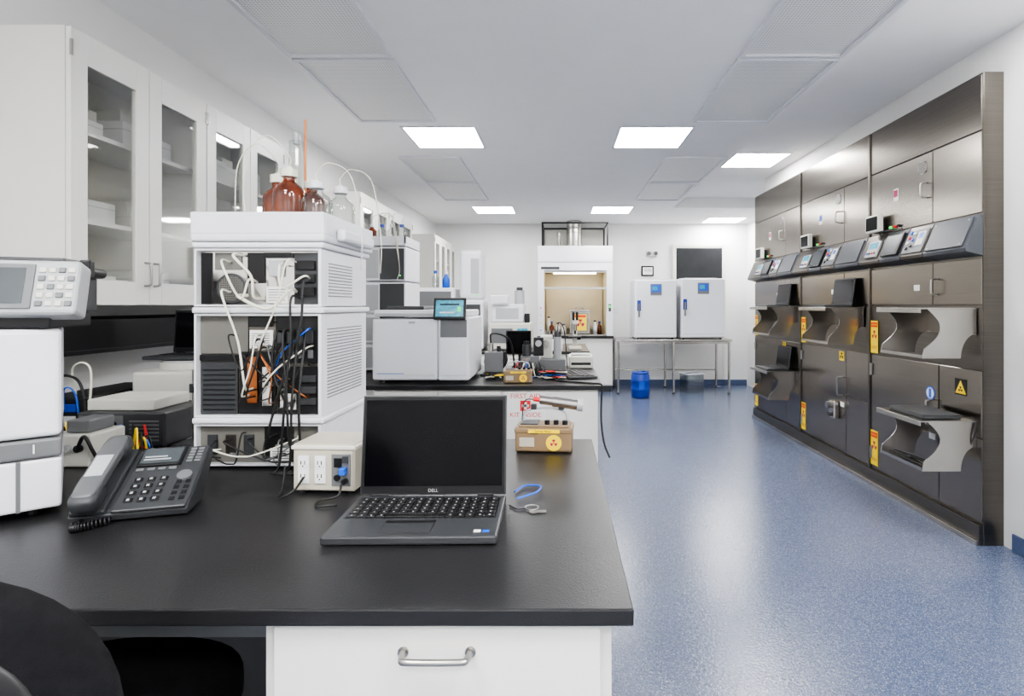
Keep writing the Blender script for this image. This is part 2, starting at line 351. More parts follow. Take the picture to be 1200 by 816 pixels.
# ------------------------------------------------------------ upper cabinets
def uppercab(y0,y1,nd,fill=True):
    b=B('glass_door_wall_cabinet'); x0,x1,z0,z1=-2.159,-1.83,1.40,2.44; t=.018
    b.box(x0,x1,y0,y0+t,z0,z1,M_cab); b.box(x0,x1,y1-t,y1,z0,z1,M_cab)
    b.box(x0,x1,y0+t,y1-t,z0,z0+t,M_cab); b.box(x0,x1,y0+t,y1-t,z1-t,z1,M_cab); b.box(x0,x0+.008,y0+t,y1-t,z0+t,z1-t,M_cabin)
    for zs in (1.74,2.09): b.box(x0+.01,x1-.03,y0+t,y1-t,zs-.018,zs,M_cab)
    w=(y1-y0)/nd
    for k in range(nd):
        a=y0+k*w+.002; c=y0+(k+1)*w-.002; f=.075; X=x1+.001; XX=x1+.021
        b.box(X,XX,a,a+f,z0+.002,z1-.002,M_cab,.002); b.box(X,XX,c-f,c,z0+.002,z1-.002,M_cab,.002)
        b.box(X,XX,a+f,c-f,z0+.002,z0+.10,M_cab); b.box(X,XX,a+f,c-f,z1-.12,z1-.002,M_cab)
        b.box(X+.008,X+.012,a+f,c-f,z0+.10,z1-.12,G_pane)
        hy=c-.025 if k%2==0 else a+.025
        b.tube([(XX,hy,z0+.085),(XX+.022,hy,z0+.088),(XX+.027,hy,z0+.10),(XX+.027,hy,z0+.17),(XX+.022,hy,z0+.182),(XX,hy,z0+.185)],.005,M_chrome,seg=3)
        for zh in (z0+.08,z1-.08):
            hh=a+.002 if k%2==0 else c-.002
            b.cyl((XX,hh,zh),.006,.06,M_chrome,'z',n=10)
    b.done()
    if fill:
        b=B('carton_stack')
        for zs in (1.419,1.741,2.091):
            y=y0+.03
            while y<y1-.16:
                ww=random.uniform(.11,.17); hh=random.uniform(.08,.16)
                xd=random.uniform(-1.96,-1.89)
                b.box(-2.145,xd,y,y+ww,zs,zs+hh,M_paper if random.random()<.7 else M_off,.003)
                b.box(-2.145,xd+.001,y-.0005,y+ww+.0005,zs+hh*.72,zs+hh*.74,M_lgrey)
                if random.random()<.5: b.box(-2.13,xd-.02,y+.01,y+ww-.01,zs+hh+.001,zs+hh+.05,M_off,.002)
                y+=ww+random.choice((.01,.02,.10))
        b.done()
uppercab(2.07,2.87,2); uppercab(2.875,3.68,2); uppercab(5.1,5.95,2); uppercab(5.955,6.9,2); uppercab(8.15,8.97,2,False); uppercab(8.975,9.78,2,False)
b=B('under_cabinet_wall_shelf'); b.box(-2.159,-1.92,2.12,3.6,1.20,1.218,M_black,.002); b.box(-2.159,-2.14,2.12,3.6,1.218,1.35,M_black); b.box(-1.935,-1.92,2.12,3.6,1.218,1.34,M_black,.002)
for y in (2.12,2.85,3.585): b.box(-2.14,-1.935,y,y+.015,1.218,1.34,M_black)
b.done()

# ------------------------------------------------------------ benches
def bow_pull(b,a,z,c,w=.11):
    b.tube([(a-w/2,z,c),(a-w/2+.003,z,c+.022),(a-w/2+.015,z,c+.028),(a+w/2-.015,z,c+.028),(a+w/2-.003,z,c+.022),(a+w/2,z,c)],.0055,M_chrome,seg=3)
    for q in (-w/2,w/2): b.cyl((a+q,z,c+.001),.009,.003,M_chrome,n=14)
T=.91
def bench(y0,y1,xr,wall_to,cabx,dr,kick=True):
    b=B('lab_bench')
    b.box(-2.158,xr,y0,y1,T-.028,T,M_top,.003)
    b.box(-2.158,-1.45,y1+.0,wall_to,T-.028,T,M_top,.003)
    b.box(-2.158,-2.138,y0,wall_to,T,T+.10,M_top,.003)
    b.box(-2.158,-1.50,y1-.3,wall_to,.10,T-.029,M_cab); b.box(-2.158,-1.56,y1-.3,wall_to,0,.10,M_dgrey)
    x0,x1=cabx; ya=y0+.035; yb=min(y1-.03,ya+ .75) if kick else y1-.03
    b.box(x0,x1,ya,yb,.10,T-.029,M_cab,.001); b.box(x0+.02,x1-.04,ya+.07,yb-.04,0,.10,M_dgrey)
    b.M=FRONT(0,ya,0)
    for (a0,a1,z0,z1,h) in dr:
        b.box(a0,a1,z0,z1,.001,.019,M_cab,.002)
        if h: bow_pull(b,(a0+a1)/2,z1-.042 if z1-z0>.2 else z1-.040,.019)
    b.M=Matrix()
    return b
b=bench(.90,2.05,.121,3.405,(-.49,.088),[(-.468,.068,.66,.874,True),(-.468,.068,.38,.655,True),(-.468,.068,.115,.375,True)])
b.box(-1.45,-.49,.96,.98,T-.08,T-.029,M_grey)
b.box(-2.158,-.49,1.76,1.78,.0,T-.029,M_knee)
b.box(-2.158,-1.50,.96,1.75,.10,T-.029,M_cab,.002)
b.done()
DR2=[]
x=-1.13
for k in range(2):
    for (z0,z1) in ((.72,.87),(.42,.715),(.115,.415)): DR2.append((x+.39*k,x+.39*k+.385,z0,z1,True))
DR2+= [(-.345,.232,.50,.87,False),(-.345,.232,.115,.495,True)]
b=bench(3.41,4.56,.27,5.915,(-1.14,.24),DR2,False)
b.M=FRONT(0,3.445-.019,0)
b.text('FIRST AID',.043,-.205,.842,.0015,M_red); b.text('KIT INSIDE',.040,-.205,.728,.0015,M_red)
b.box(-.33,-.08,.70,.865,.0,.001,M_paper)
b.box(-.237,-.173,.752,.816,.001,.002,M_red); b.box(-.213,-.197,.762,.806,.002,.003,M_paper); b.box(-.227,-.183,.776,.792,.002,.003,M_paper)
b.done()
DR3=[(x+.45*k,x+.45*k+.445,z0,z1,True) for k in range(3) for (z0,z1) in ((.70,.87),(.115,.695))]
b=bench(5.92,7.07,.33,8.9,(-1.14,.30),DR3,False); b.done()

# ------------------------------------------------------------ laptop on the near bench
laptop('laptop_computer',Matrix.Translation((-.306,1.135,T))@Matrix.Rotation(math.radians(1.0),4,'Z'),.359,.248,-7,True,None,True,.020)
b=B('blue_cable_coil')
b.tube([(-.115,1.45,T+.006),(-.09,1.50,T+.006),(-.05,1.49,T+.008),(-.055,1.44,T+.010),(-.08,1.41,T+.010),(-.105,1.40,T+.006)],.0025,M_bluec); b.done()
b=B('key_ring'); b.tube([(-.065+.016*math.cos(k*math.pi/6),1.345+.016*math.sin(k*math.pi/6),T+.004) for k in range(13)],.0015,M_chrome)
b.tube([(-.12,1.36,T+.004),(-.10,1.335,T+.004),(-.082,1.34,T+.004)],.0025,M_dgrey)
b.box(-.055,-.03,1.315,1.328,T+.001,T+.004,M_chrome,.0008); b.disc(-.06,1.318,.010,T+.001,T+.004,M_chrome); b.done()

# ------------------------------------------------------------ desk phone
b=B('desk_phone'); W=RZ(-1.005,1.365,T,17); b.M=W
side=[(-.10,.004),(-.105,.02),(.085,.115),(.10,.108),(.10,.09),(.03,.02),(.02,.004)]
b.M=W@FR((-.115,0,0),(0,1,0),(0,0,1)); b.prism(side,0,.23,M_dgrey,bev=.003)
sl=math.atan2(.095,.19); b.M=W@Matrix.Translation((0,-.105,.020))@Matrix.Rotation(sl,4,'X')
b.box(-.035,.113,.0,.212,.0,.008,M_dgrey,.004)
b.box(-.030,.066,.140,.207,.008,.014,M_black,.002); b.box(-.024,.060,.147,.201,.014,.015,M_lcdg); b.box(-.018,.030,.168,.172,.015,.0155,M_lgrey); b.box(-.018,.040,.158,.162,.015,.0155,M_lgrey)
for r in range(2):
    for k in range(5): b.box(.074+.018*r,.087+.018*r,.150+.011*k,.157+.011*k,.008,.011,M_grey,.001,1)
for k in range(4): b.box(-.026+.023*k,-.010+.023*k,.127,.135,.008,.0115,M_grey,.001,1)
for r in range(4):
    for k in range(3):
        b.box(-.018+.026*k,.0+.026*k,.022+.022*r,.036+.022*r,.008,.012,M_black,.002,1); b.box(-.012+.026*k,-.006+.026*k,.026+.022*r,.032+.022*r,.0121,.0124,M_lgrey)
b.cyl((.085,.10,.011),.016,.006,M_grey,n=20)
for k in range(4): b.box(.072,.084,.02+.018*k,.031+.018*k,.008,.011,M_black,.001,1); b.box(.092,.104,.02+.018*k,.031+.018*k,.008,.011,M_black,.001,1)
b.box(-.112,-.045,.0,.212,0,.012,M_dgrey,.004)
b.pillow((-.078,.185,.038),(.028,.034,.020),.55,.6,M_dgrey); b.pillow((-.078,.020,.036),(.028,.036,.022),.55,.6,M_dgrey)
b.pillow((-.078,.103,.050),(.024,.105,.013),.4,.4,M_hand)
b.box(-.095,-.061,.06,.13,.0630,.0638,M_lgrey,.0003,1)
b.M=W
pts=[]
for k in range(150):
    t=k/149; a=k*.95; cx=-.085-.030*math.sin(t*3.0)+.06*t; cyy=-.115-.030*math.sin(t*math.pi)
    pts.append((cx+.0,cyy+.008*math.cos(a),.0105+.008*math.sin(a)))
b.tube(pts,.0022,M_black,n=5,seg=2); b.done()

# ------------------------------------------------------------ left analyser with controller terminal
b=B('benchtop_analyser'); W=RZ(-1.165,1.31,T,41); b.M=W
x0,x1,y0,y1=-.38,0,0,.36
b.box(x0,x1,y0,y1,.02,.135,M_white,.006); b.box(x0,x1,y0-.002,y1,.138,.182,M_grey,.006)
b.box(x0,x1,y0,y1,.185,.435,M_white,.012,3)
b.box(-.078,-.070,y0-.001,y0+.002,.02,.135,M_grey)
b.M=W@FR((0,-.003,0)); b.text('1',.030,-.048,.160,.001,M_paper); b.M=W
for dx in (x0+.05,x1-.05):
    for dy in (y0+.05,y1-.05): b.cyl((dx,dy,.0105),.015,.019,M_black,n=12)
b.done()
b=B('analyser_control_terminal'); W=RZ(-1.112,1.29,T+.437,20); b.M=W
b.box(-.40,-.06,.02,.24,0,.036,M_black,.004)
b.M=W@FR((0,.0,.030),(1,0,0),(0,.28,1))
b.box(-.42,0,0,.130,-.05,.012,M_lgrey,.010,3)
b.box(-.41,-.082,.012,.118,.012,.016,M_grey,.003); b.box(-.40,-.098,.024,.108,.016,.0168,M_lcdg)
for r in range(5):
    for k in range(4): b.box(-.076+.018*k,-.062+.018*k,.018+.020*r,.031+.020*r,.012,.0155,M_off if (r+k)%3 else M_grey,.002,1)
b.M=W
b.box(-.40,-.03,.10,.26,.125,.150,M_black,.01,3); b.box(-.38,-.05,.10,.25,.037,.125,M_dgrey,.004); b.box(-.38,-.07,.12,.25,.150,.170,M_dgrey,.006); b.box(-.035,-.012,.10,.13,.12,.165,M_black,.004)
b.done()

# ------------------------------------------------------------ HPLC module stack (rear side)
b=B('chromatography_module_stack'); x0,x1,y0,y1=-1.09,-.71,1.67,2.06
def louvers(z0,z1,ya,yb,cols=3):
    n=int((z1-z0)/.010); w=(yb-ya)/cols
    for k in range(n):
        for c in range(cols): b.box(x1+.0,x1+.0015,ya+c*w+.003,ya+(c+1)*w-.003,z0+k*.010,z0+k*.010+.0032,M_grey)
for dx in (x0+.03,x1-.03):
    for dy in (y0+.04,y1-.04): b.cyl((dx,dy,T+.005),.014,.01,M_black,n=12)
mods=[(T+.010,T+.135),(T+.155,T+.465),(T+.487,T+.660)]
for i,(z0,z1) in enumerate(mods):
    b.box(x0,x1,y0+.030,y1,z0,z1,M_white,.004)
    b.box(x0,x0+.006,y0,y0+.030,z0,z1,M_white); b.box(x1-.009,x1,y0,y0+.030,z0,z1,M_white); b.box(x0+.006,x1-.009,y0,y0+.030,z1-.006,z1,M_white); b.box(x0+.006,x1-.009,y0,y0+.030,z0,z0+.005,M_white)
    b.box(x0+.006,x1-.009,y0+.024,y0+.030,z0+.005,z1-.006,M_mirror if i==2 else M_ssd)
    b.box(x0-.004,x1+.010,y0-.008,y1+.01,z1+.001,z1+.019,M_white,.006,3)
b.M=FRONT(0,y0+.024,0)
z=mods[0][0]
b.box(x0+.008,x0+.20,z+.006,z+.118,0,.004,M_mesh); b.box(x0+.205,x0+.275,z+.008,z+.116,0,.005,M_black,.002); b.box(x0+.235,x0+.28,z+.03,z+.06,.005,.012,M_grey,.002); b.box(x0+.222,x0+.285,z+.012,z+.050,.012,.013,M_paper)
for k in range(4): b.box(x0+.228,x0+.278,z+.018+k*.007,z+.0205+k*.007,.013,.0133,M_grey)
b.box(x0+.29,x1-.010,z+.006,z+.118,0,.004,M_mesh)
for k in range(3): b.box(x0+.03+k*.055,x0+.06+k*.055,z+.03,z+.09,.004,.010,(M_dgrey,M_ssd,M_dgrey)[k],.002)
z=mods[1][0]
b.box(x0+.008,x0+.15,z+.19,z+.302,0,.004,M_mesh); b.box(x0+.008,x0+.12,z+.006,z+.165,0,.006,M_dgrey,.002); b.box(x0+.008,x0+.15,z+.168,z+.186,0,.012,M_black,.002)
for k in range(9): b.box(x0+.016,x0+.112,z+.018+k*.015,z+.022+k*.015,.006,.008,M_black)
b.box(x0+.155,x0+.225,z+.205,z+.26,0,.004,M_paper); b.box(x0+.156,x0+.224,z+.27,z+.302,0,.014,M_black,.002)
for k in range(6): b.box(x0+.162,x0+.215,z+.213+k*.007,z+.2155+k*.007,.004,.0045,M_grey)
b.box(x0+.235,x0+.370,z+.16,z+.302,0,.008,M_black,.002)
for k in range(4): b.box(x0+.245+k*.029,x0+.265+k*.029,z+.22,z+.26,.008,.018,M_dgrey,.002); b.box(x0+.247+k*.029,x0+.263+k*.029,z+.175,z+.20,.008,.014,M_grey,.002)
b.box(x0+.125,x0+.235,z+.006,z+.195,0,.005,M_black,.002); b.box(x0+.152,x0+.182,z+.04,z+.18,.005,.014,M_bronze,.002); b.box(x0+.195,x0+.225,z+.03,z+.15,.005,.010,M_mirror,.002)
b.box(x0+.24,x0+.370,z+.006,z+.15,0,.006,M_black,.002); b.box(x0+.25,x0+.30,z+.02,z+.07,.006,.012,M_mirror,.002)
for k in range(3): b.box(x0+.31,x0+.36,z+.035+k*.034,z+.055+k*.034,.006,.014,M_dgrey,.002)
z=mods[2][0]
b.box(x0+.008,x0+.04,z+.006,z+.162,0,.004,M_black,.001); b.box(x0+.05,x0+.13,z+.110,z+.162,0,.004,M_mesh); b.disc(x0+.10,z+.055,.045,0,.006,M_dgrey); b.disc(x0+.10,z+.055,.038,.006,.007,M_mesh)
b.box(x0+.205,x0+.27,z+.01,z+.06,0,.004,M_paper)
for k in range(5): b.box(x0+.212,x0+.263,z+.017+k*.008,z+.0195+k*.008,.004,.0045,M_grey)
b.box(x0+.29,x1-.010,z+.006,z+.162,0,.005,M_dgrey,.001)
for k in range(3): b.box(x0+.297,x0+.355,z+.030+k*.040,z+.058+k*.040,.005,.014,M_black,.002)
b.box(x0+.15,x0+.20,z+.07,z+.162,0,.008,M_black,.002); b.box(x0+.215,x0+.26,z+.09,z+.14,0,.010,M_lgrey,.002); b.box(x0+.20,x0+.285,z+.146,z+.162,0,.014,M_black,.002)
b.M=Matrix()
for i,(z0,z1) in enumerate(mods): 
    if i==1: louvers(z0+.05,z1-.03,y0+.04,y1-.05,3)
    if i==2: louvers(z0+.03,z1-.03,y0+.05,y1-.14,1)
def dangle(x,z,x2,z2,r,m,sag=.05,o=.03): b.tube([(x,y0+.016,z),(x,y0-o,z-.005),((x+x2)/2+random.uniform(-.03,.03),y0-o-.01,min(z,z2)-sag if abs(z-z2)<.1 else (z+z2)/2),(x2,y0-o,z2+.005),(x2,y0+.016,z2)],r*.8,m)
zz=mods[2][1]
dangle(x0+.14,zz-.02,x0+.20,zz-.15,.005,M_tube,.02,.04); dangle(x0+.10,zz-.04,x0+.18,zz-.10,.004,M_tube); dangle(x0+.15,zz-.14,x0+.30,zz-.13,.006,M_tube,.04)
dangle(x0+.10,zz-.13,x0+.17,zz-.42,.004,M_tube); dangle(x0+.31,zz-.15,x0+.26,zz-.48,.0045,M_rubber,.05,.045); dangle(x0+.26,zz-.25,x0+.29,zz-.46,.0045,M_rubber)
dangle(x0+.29,zz-.25,x0+.31,zz-.58,.0045,M_rubber,.05,.05); dangle(x0+.33,zz-.25,x0+.24,zz-.56,.0045,M_rubber,.05,.04); dangle(x0+.12,zz-.26,x0+.20,zz-.28,.003,M_black,.08)
dangle(x0+.21,zz-.30,x0+.24,zz-.46,.003,M_bronze); dangle(x0+.30,zz-.30,x0+.27,zz-.42,.003,M_tube); dangle(x0+.17,zz-.32,x0+.34,zz-.35,.003,M_rubber,.06)
dangle(x0+.27,zz-.05,x0+.34,zz-.09,.004,M_tube,.03); dangle(x0+.35,zz-.10,x0+.33,zz-.30,.005,M_rubber,.03,.05); dangle(x0+.20,zz-.26,x0+.16,zz-.44,.003,M_tube,.03); dangle(x0+.30,zz-.04,x0+.22,zz-.30,.003,M_tube,.03,.05)
for k in range(9): dangle(x0+random.uniform(.16,.35),zz-random.uniform(.22,.30),x0+random.uniform(.14,.36),zz-random.uniform(.38,.46),.003,(M_rubber,M_rubber,M_tube,M_rubber,M_grey,M_rubber,M_bronze,M_rubber,M_bluec)[k],.06,random.uniform(.015,.045))
for k in range(8): dangle(x0+random.uniform(.05,.35),zz-.55-random.uniform(0,.03),x0+random.uniform(.05,.35),zz-.60-random.uniform(0,.03),.003,(M_rubber,M_grey,M_rubber,M_tube,M_rubber)[k%5],.01,random.uniform(.005,.02))
for k in range(3): b.tube([(x0+.30+.02*k,y0-.004,zz-.24),(x0+.31+.02*k,y0-.05,zz-.30),(x0+.30+.025*k,y0-.06-.01*k,zz-.45),(x0+.28+.03*k,y0-.05,T+.03),(x0+.26+.03*k,y0-.06,T+.006),(x0+.30+.03*k,y0-.07,T+.006)],.0035,M_rubber)
zt=mods[2][1]+.020
tx0,tx1,ty0,ty1=x0-.004,x1+.015,1.655,2.09
b.box(tx0,tx1,ty0,ty1,zt,zt+.025,M_white,.008,3)
for q in ((tx0,tx1,ty0,ty0+.015),(tx0,tx1,ty1-.015,ty1),(tx0,tx0+.015,ty0+.015,ty1-.015),(tx1-.015,tx1,ty0+.015,ty1-.015)): b.box(*q,zt+.02,zt+.088,M_white,.005)
b.box(tx1,tx1+.03,1.74,2.02,zt+.01,zt+.05,M_white,.010)
b.done()
M_liqa=pm('amber_bottle_glass',(.115,.022,.006),.06,var=.4,scale=18,spec=.8)
def bottle(name,x,y,z,r,h,g,cap):
    b=B(name)
    prof=[(0,.001),(r*.9,.001),(r,.008),(r,h*.62),(r*.96,h*.67),(r*.80,h*.73),(r*.5,h*.785),(r*.38,h*.81),(r*.36,h*.88),(r*.42,h*.885),(r*.42,h*.90)]
    b.lathe(prof,(x,y,z),g)
    if g is G_clear: b.lathe([(0,.004),(r*.92,.004),(r*.95,.01),(r*.95,h*.25),(0,h*.25)],(x,y,z),G_clear)
    b.cyl((x,y,z+h*.93),r*.50,h*.11,cap,n=24); b.cyl((x,y,z+h*1.0),r*.2,h*.04,cap,n=16)
    return b
zb=zt+.026
for (x,y,h) in ((-.868,1.80,.225),(-.970,1.93,.235),(-.865,1.96,.22)):
    b=bottle('amber_solvent_bottle',x,y,zb,.049,h,M_liqa,M_tube)
    if h!=.22: b.tube([(x,y,zb+h*1.02),(x,y,zb+h+.04),(x-.06,y-.02,zb+h+.10),(x-.12,y-.03,zb+h+.03),(x-.10,y-.08,zb+.09),(x-.07,y-.10,zb+.01)],.0016,M_tube,n=6)
    b.done()
for (x,y,h) in ((-.775,1.79,.18),(-.765,1.96,.20)):
    b=bottle('clear_solvent_bottle',x,y,zb,.047,h,G_clear,M_white)
    b.tube([(x,y,zb+h*1.02),(x,y,zb+h+.03),(x+.04,y,zb+h+.06),(x+.10,y+.03,zb+h+.02),(x+.125,y+.05,zb+.02),(x+.12,y+.06,zb-.10)],.0016,M_tube,n=6); b.done()
b=B('filter_column'); x,y=-.955,2.035; b.cyl((x,y,zb+.20),.026,.36,G_clear,n=20); b.cyl((x,y,zb+.18),.018,.32,M_off,n=16); b.cyl((x,y,zb+.39),.012,.04,M_lgrey,n=16); b.cyl((x+.032,y,zb+.235),.004,.45,M_bronze,n=10); b.cyl((x+.01,y,zb+.008),.034,.014,M_lgrey); b.done()

# ------------------------------------------------------------ outlet box
b=B('power_outlet_box'); W=RZ(-.606,1.52,T,-3); b.M=W
b.box(-.082,.082,-.07,.07,.008,.130,M_beige,.004); b.box(-.086,.086,-.074,.074,.115,.126,M_off,.003) 
for sx in (-1,1):
    for sy in (-1,1): b.cyl((sx*.065,sy*.055,.004),.010,.008,M_black,n=12)
b.M=W@FR((0,-.070,0))
b.box(-.078,.078,.012,.112,0,.002,M_beige,.0008,1)
for cx in (-.052,-.008):
    b.box(cx-.015,cx+.015,.028,.10,.002,.006,M_white,.002)
    for cz in (.048,.082):
        b.disc(cx,cz,.0125,.006,.008,M_paper,18)
        for dx in (-.005,.005): b.box(cx+dx-.0012,cx+dx+.0012,cz-.004,cz+.006,.008,.0086,M_black)
        b.disc(cx,cz-.008,.002,.008,.0086,M_black,8)
b.box(.022,.072,.022,.105,.002,.005,M_grey,.001)
b.box(.030,.050,.072,.095,.005,.008,M_black); b.box(.048,.064,.055,.073,.005,.022,M_bluec,.002); b.disc(.038,.045,.008,.005,.010,M_black); b.disc(.060,.037,.007,.005,.018,M_black); b.box(.052,.066,.083,.10,.005,.009,M_dgrey)
b.M=W
b.tube([(-.05,-.078,.045),(-.06,-.11,.02),(-.09,-.12,.006),(-.11,-.08,.006),(-.12,-.05,.02),(-.125,-.03,.06)],.003,M_rubber)
b.tube([(.055,-.088,.037),(.055,-.11,.010),(.02,-.13,.005),(.03,-.17,.005),(.075,-.16,.005)],.003,M_rubber)
b.done()

# ------------------------------------------------------------ survey meters
def survey(x,y,z,deg,probe=True,sc=1):
    b=B('radiation_survey_meter'); W=RZ(x,y,z,deg)@Matrix.Scale(sc,4); b.M=W
    b.box(-.095,.095,-.055,.055,.0015,.075,M_brown,.008,3); b.box(-.097,.097,-.057,.057,.062,.082,M_brown,.006,3)
    b.box(-.085,.085,-.045,.045,.082,.088,M_brown,.004)
    b.box(-.08,-.02,-.035,.035,.088,.092,M_dgrey,.002)
    for k in range(3): b.cyl((.01+.03*k,-.02,.095),.009,.014,M_black,n=14)
    b.tube([(-.075,.02,.085),(-.07,.02,.12),(-.03,.02,.135),(.03,.02,.135),(.07,.02,.12),(.075,.02,.085)],.004,M_lgrey,seg=4)
    b.M=W@FR((0,-.057,0)); b.disc(.035,.034,.026,.0,.0025,M_yel); b.trefoil(.035,.034,.012,.0025,M_mag)
    b.box(-.05,.055,.066,.078,.001,.0018,M_yel); b.text('Survey Meter',.010,0,.072,.002,M_black); b.box(-.08,-.03,.02,.05,-.002,.001,M_beige,.002); b.disc(-.075,.012,.004,-.002,.002,M_chrome,10); b.disc(.08,.012,.004,-.002,.002,M_chrome,10)
    b.M=W
    if probe:
        L=Matrix.Translation((.026,.02,.158))@Matrix.Rotation(math.radians(7),4,'Y')
        b.cyl((.045,0,0),.018,.09,M_ssl,'x',L=L); b.cyl((-.02,0,0),.015,.05,M_ssl,'x',L=L); b.cyl((.095,0,0),.021,.02,M_lgrey,'x',L=L); b.cyl((-.055,0,0),.008,.025,M_red,'x',L=L)
        b.box(-.05,-.03,.012,.028,.13,.150,M_dgrey,.003); b.box(.045,.065,.012,.028,.13,.145,M_dgrey,.003)
        b.tube([(-.040,.02,.165),(-.070,.03,.160),(-.083,.05,.12),(-.08,.065,.03),(-.02,.08,.006)],.002,M_rubber)
    b.done()
survey(-.048,1.91,T,-4)
survey(-.26,3.56,T,3,False,.95)
b=B('coiled_power_cord'); b.tube([(-.02,3.60,T+.0065),(.10,3.52,T+.0065),(.20,3.46,T+.0065),(.262,3.398,T+.004),(.258,3.385,.84),(.255,3.36,.70),(.27,3.33,.58),(.30,3.30,.50)],.006,M_rubber); b.done()

# ------------------------------------------------------------ left wall bench equipment
b=B('centrifuge_unit'); x0,x1,y0,y1=-1.76,-1.50,2.30,2.68
b.box(x0,x1,y0,y1,T+.005,T+.215,M_off,.012,3); b.box(x0+.01,x1-.01,y0-.004,y0,T+.02,T+.10,M_dgrey,.002)
for k in range(7): b.box(x0+.02,x1-.02,y0-.006,y0-.004,T+.028+k*.010,T+.032+k*.010,M_black)
b.cyl(((x0+x1)/2,(y0+y1)/2,T+.229),.122,.026,M_off,n=40); b.cyl(((x0+x1)/2,(y0+y1)/2,T+.247),.112,.010,M_lgrey,n=40)
b.done()
laptop('laptop_computer',Matrix.Translation((-1.66,2.39,T+.253))@Matrix.Rotation(math.radians(0),4,'Z'),.25,.20,-5,True)
b=B('ups_power_unit'); b.box(-1.98,-1.80,2.12,2.55,T+.002,T+.14,M_black,.005); b.M=FRONT(0,2.12,0)
for k in range(8): b.box(-1.96,-1.90,T+.02+k*.013,T+.025+k*.013,0,.002,M_grey)
b.box(-1.88,-1.83,T+.03,T+.07,0,.006,M_lgrey,.002); b.box(-1.88,-1.83,T+.085,T+.115,0,.006,M_blue,.002); b.M=Matrix()
b.tube([(-1.93,2.115,T+.10),(-1.95,2.06,T+.12),(-1.99,2.04,T+.05),(-1.93,2.08,T+.008),(-1.82,2.08,T+.008)],.005,M_rubber)
b.tube([(-1.85,2.10,T+.05),(-1.83,2.08,T+.03),(-1.80,2.07,T+.010),(-1.79,2.2,T+.010)],.004,M_yel)
b.tube([(-1.86,2.10,T+.10),(-1.84,2.08,T+.18),(-1.80,2.08,T+.16),(-1.79,2.1,T+.03),(-1.79,2.20,T+.010)],.003,M_bluec)
b.tube([(-1.90,2.2,T+.14),(-1.88,2.16,T+.24),(-1.82,2.14,T+.27),(-1.79,2.14,T+.22),(-1.79,2.12,T+.012)],.004,M_tube)
b.tube([(-1.96,2.2,T+.14),(-1.95,2.16,T+.20),(-1.88,2.14,T+.22),(-1.82,2.13,T+.18),(-1.785,2.12,T+.012)],.005,M_rubber)
b.done()
b=B('vented_interface_box'); b.box(-1.64,-1.34,1.90,2.14,T+.008,T+.125,M_dgrey,.006); b.M=FRONT(0,1.90,0)
b.box(-1.63,-1.48,T+.02,T+.115,0,.003,M_grey,.002)
for k in range(6): b.box(-1.46,-1.36,T+.028+k*.013,T+.033+k*.013,0,.002,M_grey)
for k in range(3): b.disc(-1.60+.045*k,T+.085,.010,.003,.010,M_black,14)
b.box(-1.61,-1.51,T+.03,T+.06,.003,.008,M_lgrey,.002); b.M=Matrix()
for dx in (-1.62,-1.36):
    for dy in (1.92,2.12): b.cyl((dx,dy,T+.004),.01,.008,M_black,n=12)
b.box(-1.63,-1.40,1.93,2.12,T+.126,T+.165,M_off,.005)
for k in range(6): b.tube([(-1.60+.04*k,1.888,T+.085),(-1.60+.045*k,1.86,T+.10-.01*k),(-1.55+.03*k,1.85,T+.03),(-1.60+.05*k,1.86,T+.007)],.004,(M_rubber,M_tube,M_rubber,M_bluec,M_rubber,M_red)[k])
b.done()
b=B('ring_stand_clamp'); b.box(-1.32,-1.22,1.90,2.02,T+.001,T+.015,M_dgrey,.003); b.cyl((-1.28,1.96,T+.14),.006,.25,M_chrome,n=12); b.tube([(-1.28,1.96,T+.2),(-1.24,1.94,T+.23),(-1.19,1.93,T+.20),(-1.18,1.93,T+.12)],.008,M_off); b.cyl((-1.28,1.96,T+.20),.014,.03,M_dgrey,n=14); b.done()
b=B('small_pump_module'); b.box(-1.54,-1.41,1.68,1.82,T+.002,T+.10,M_off,.006); b.box(-1.50,-1.43,1.70,1.80,T+.101,T+.14,M_grey,.005); b.M=FRONT(0,1.68,0)
for k in range(3): b.disc(-1.51+.035*k,T+.06,.011,0,.012,(M_black,M_lgrey,M_black)[k],14)
b.M=Matrix(); b.tube([(-1.44,1.67,T+.06),(-1.41,1.66,T+.10),(-1.39,1.67,T+.05),(-1.39,1.70,T+.008),(-1.40,1.78,T+.008)],.005,M_rubber)
b.done()
b=B('yellow_cable_bundle')
for k in range(5): b.tube([(-1.34+.01*k,1.72-.01*k,T+.006),(-1.30,1.70+.015*k,T+.03+.012*k),(-1.27+.012*k,1.68,T+.12-.015*k),(-1.24,1.65+.02*k,T+.02),(-1.22+.01*k,1.66,T+.006)],.003,(M_yel,M_rubber,M_yel,M_bluec,M_rubber)[k])
b.done()

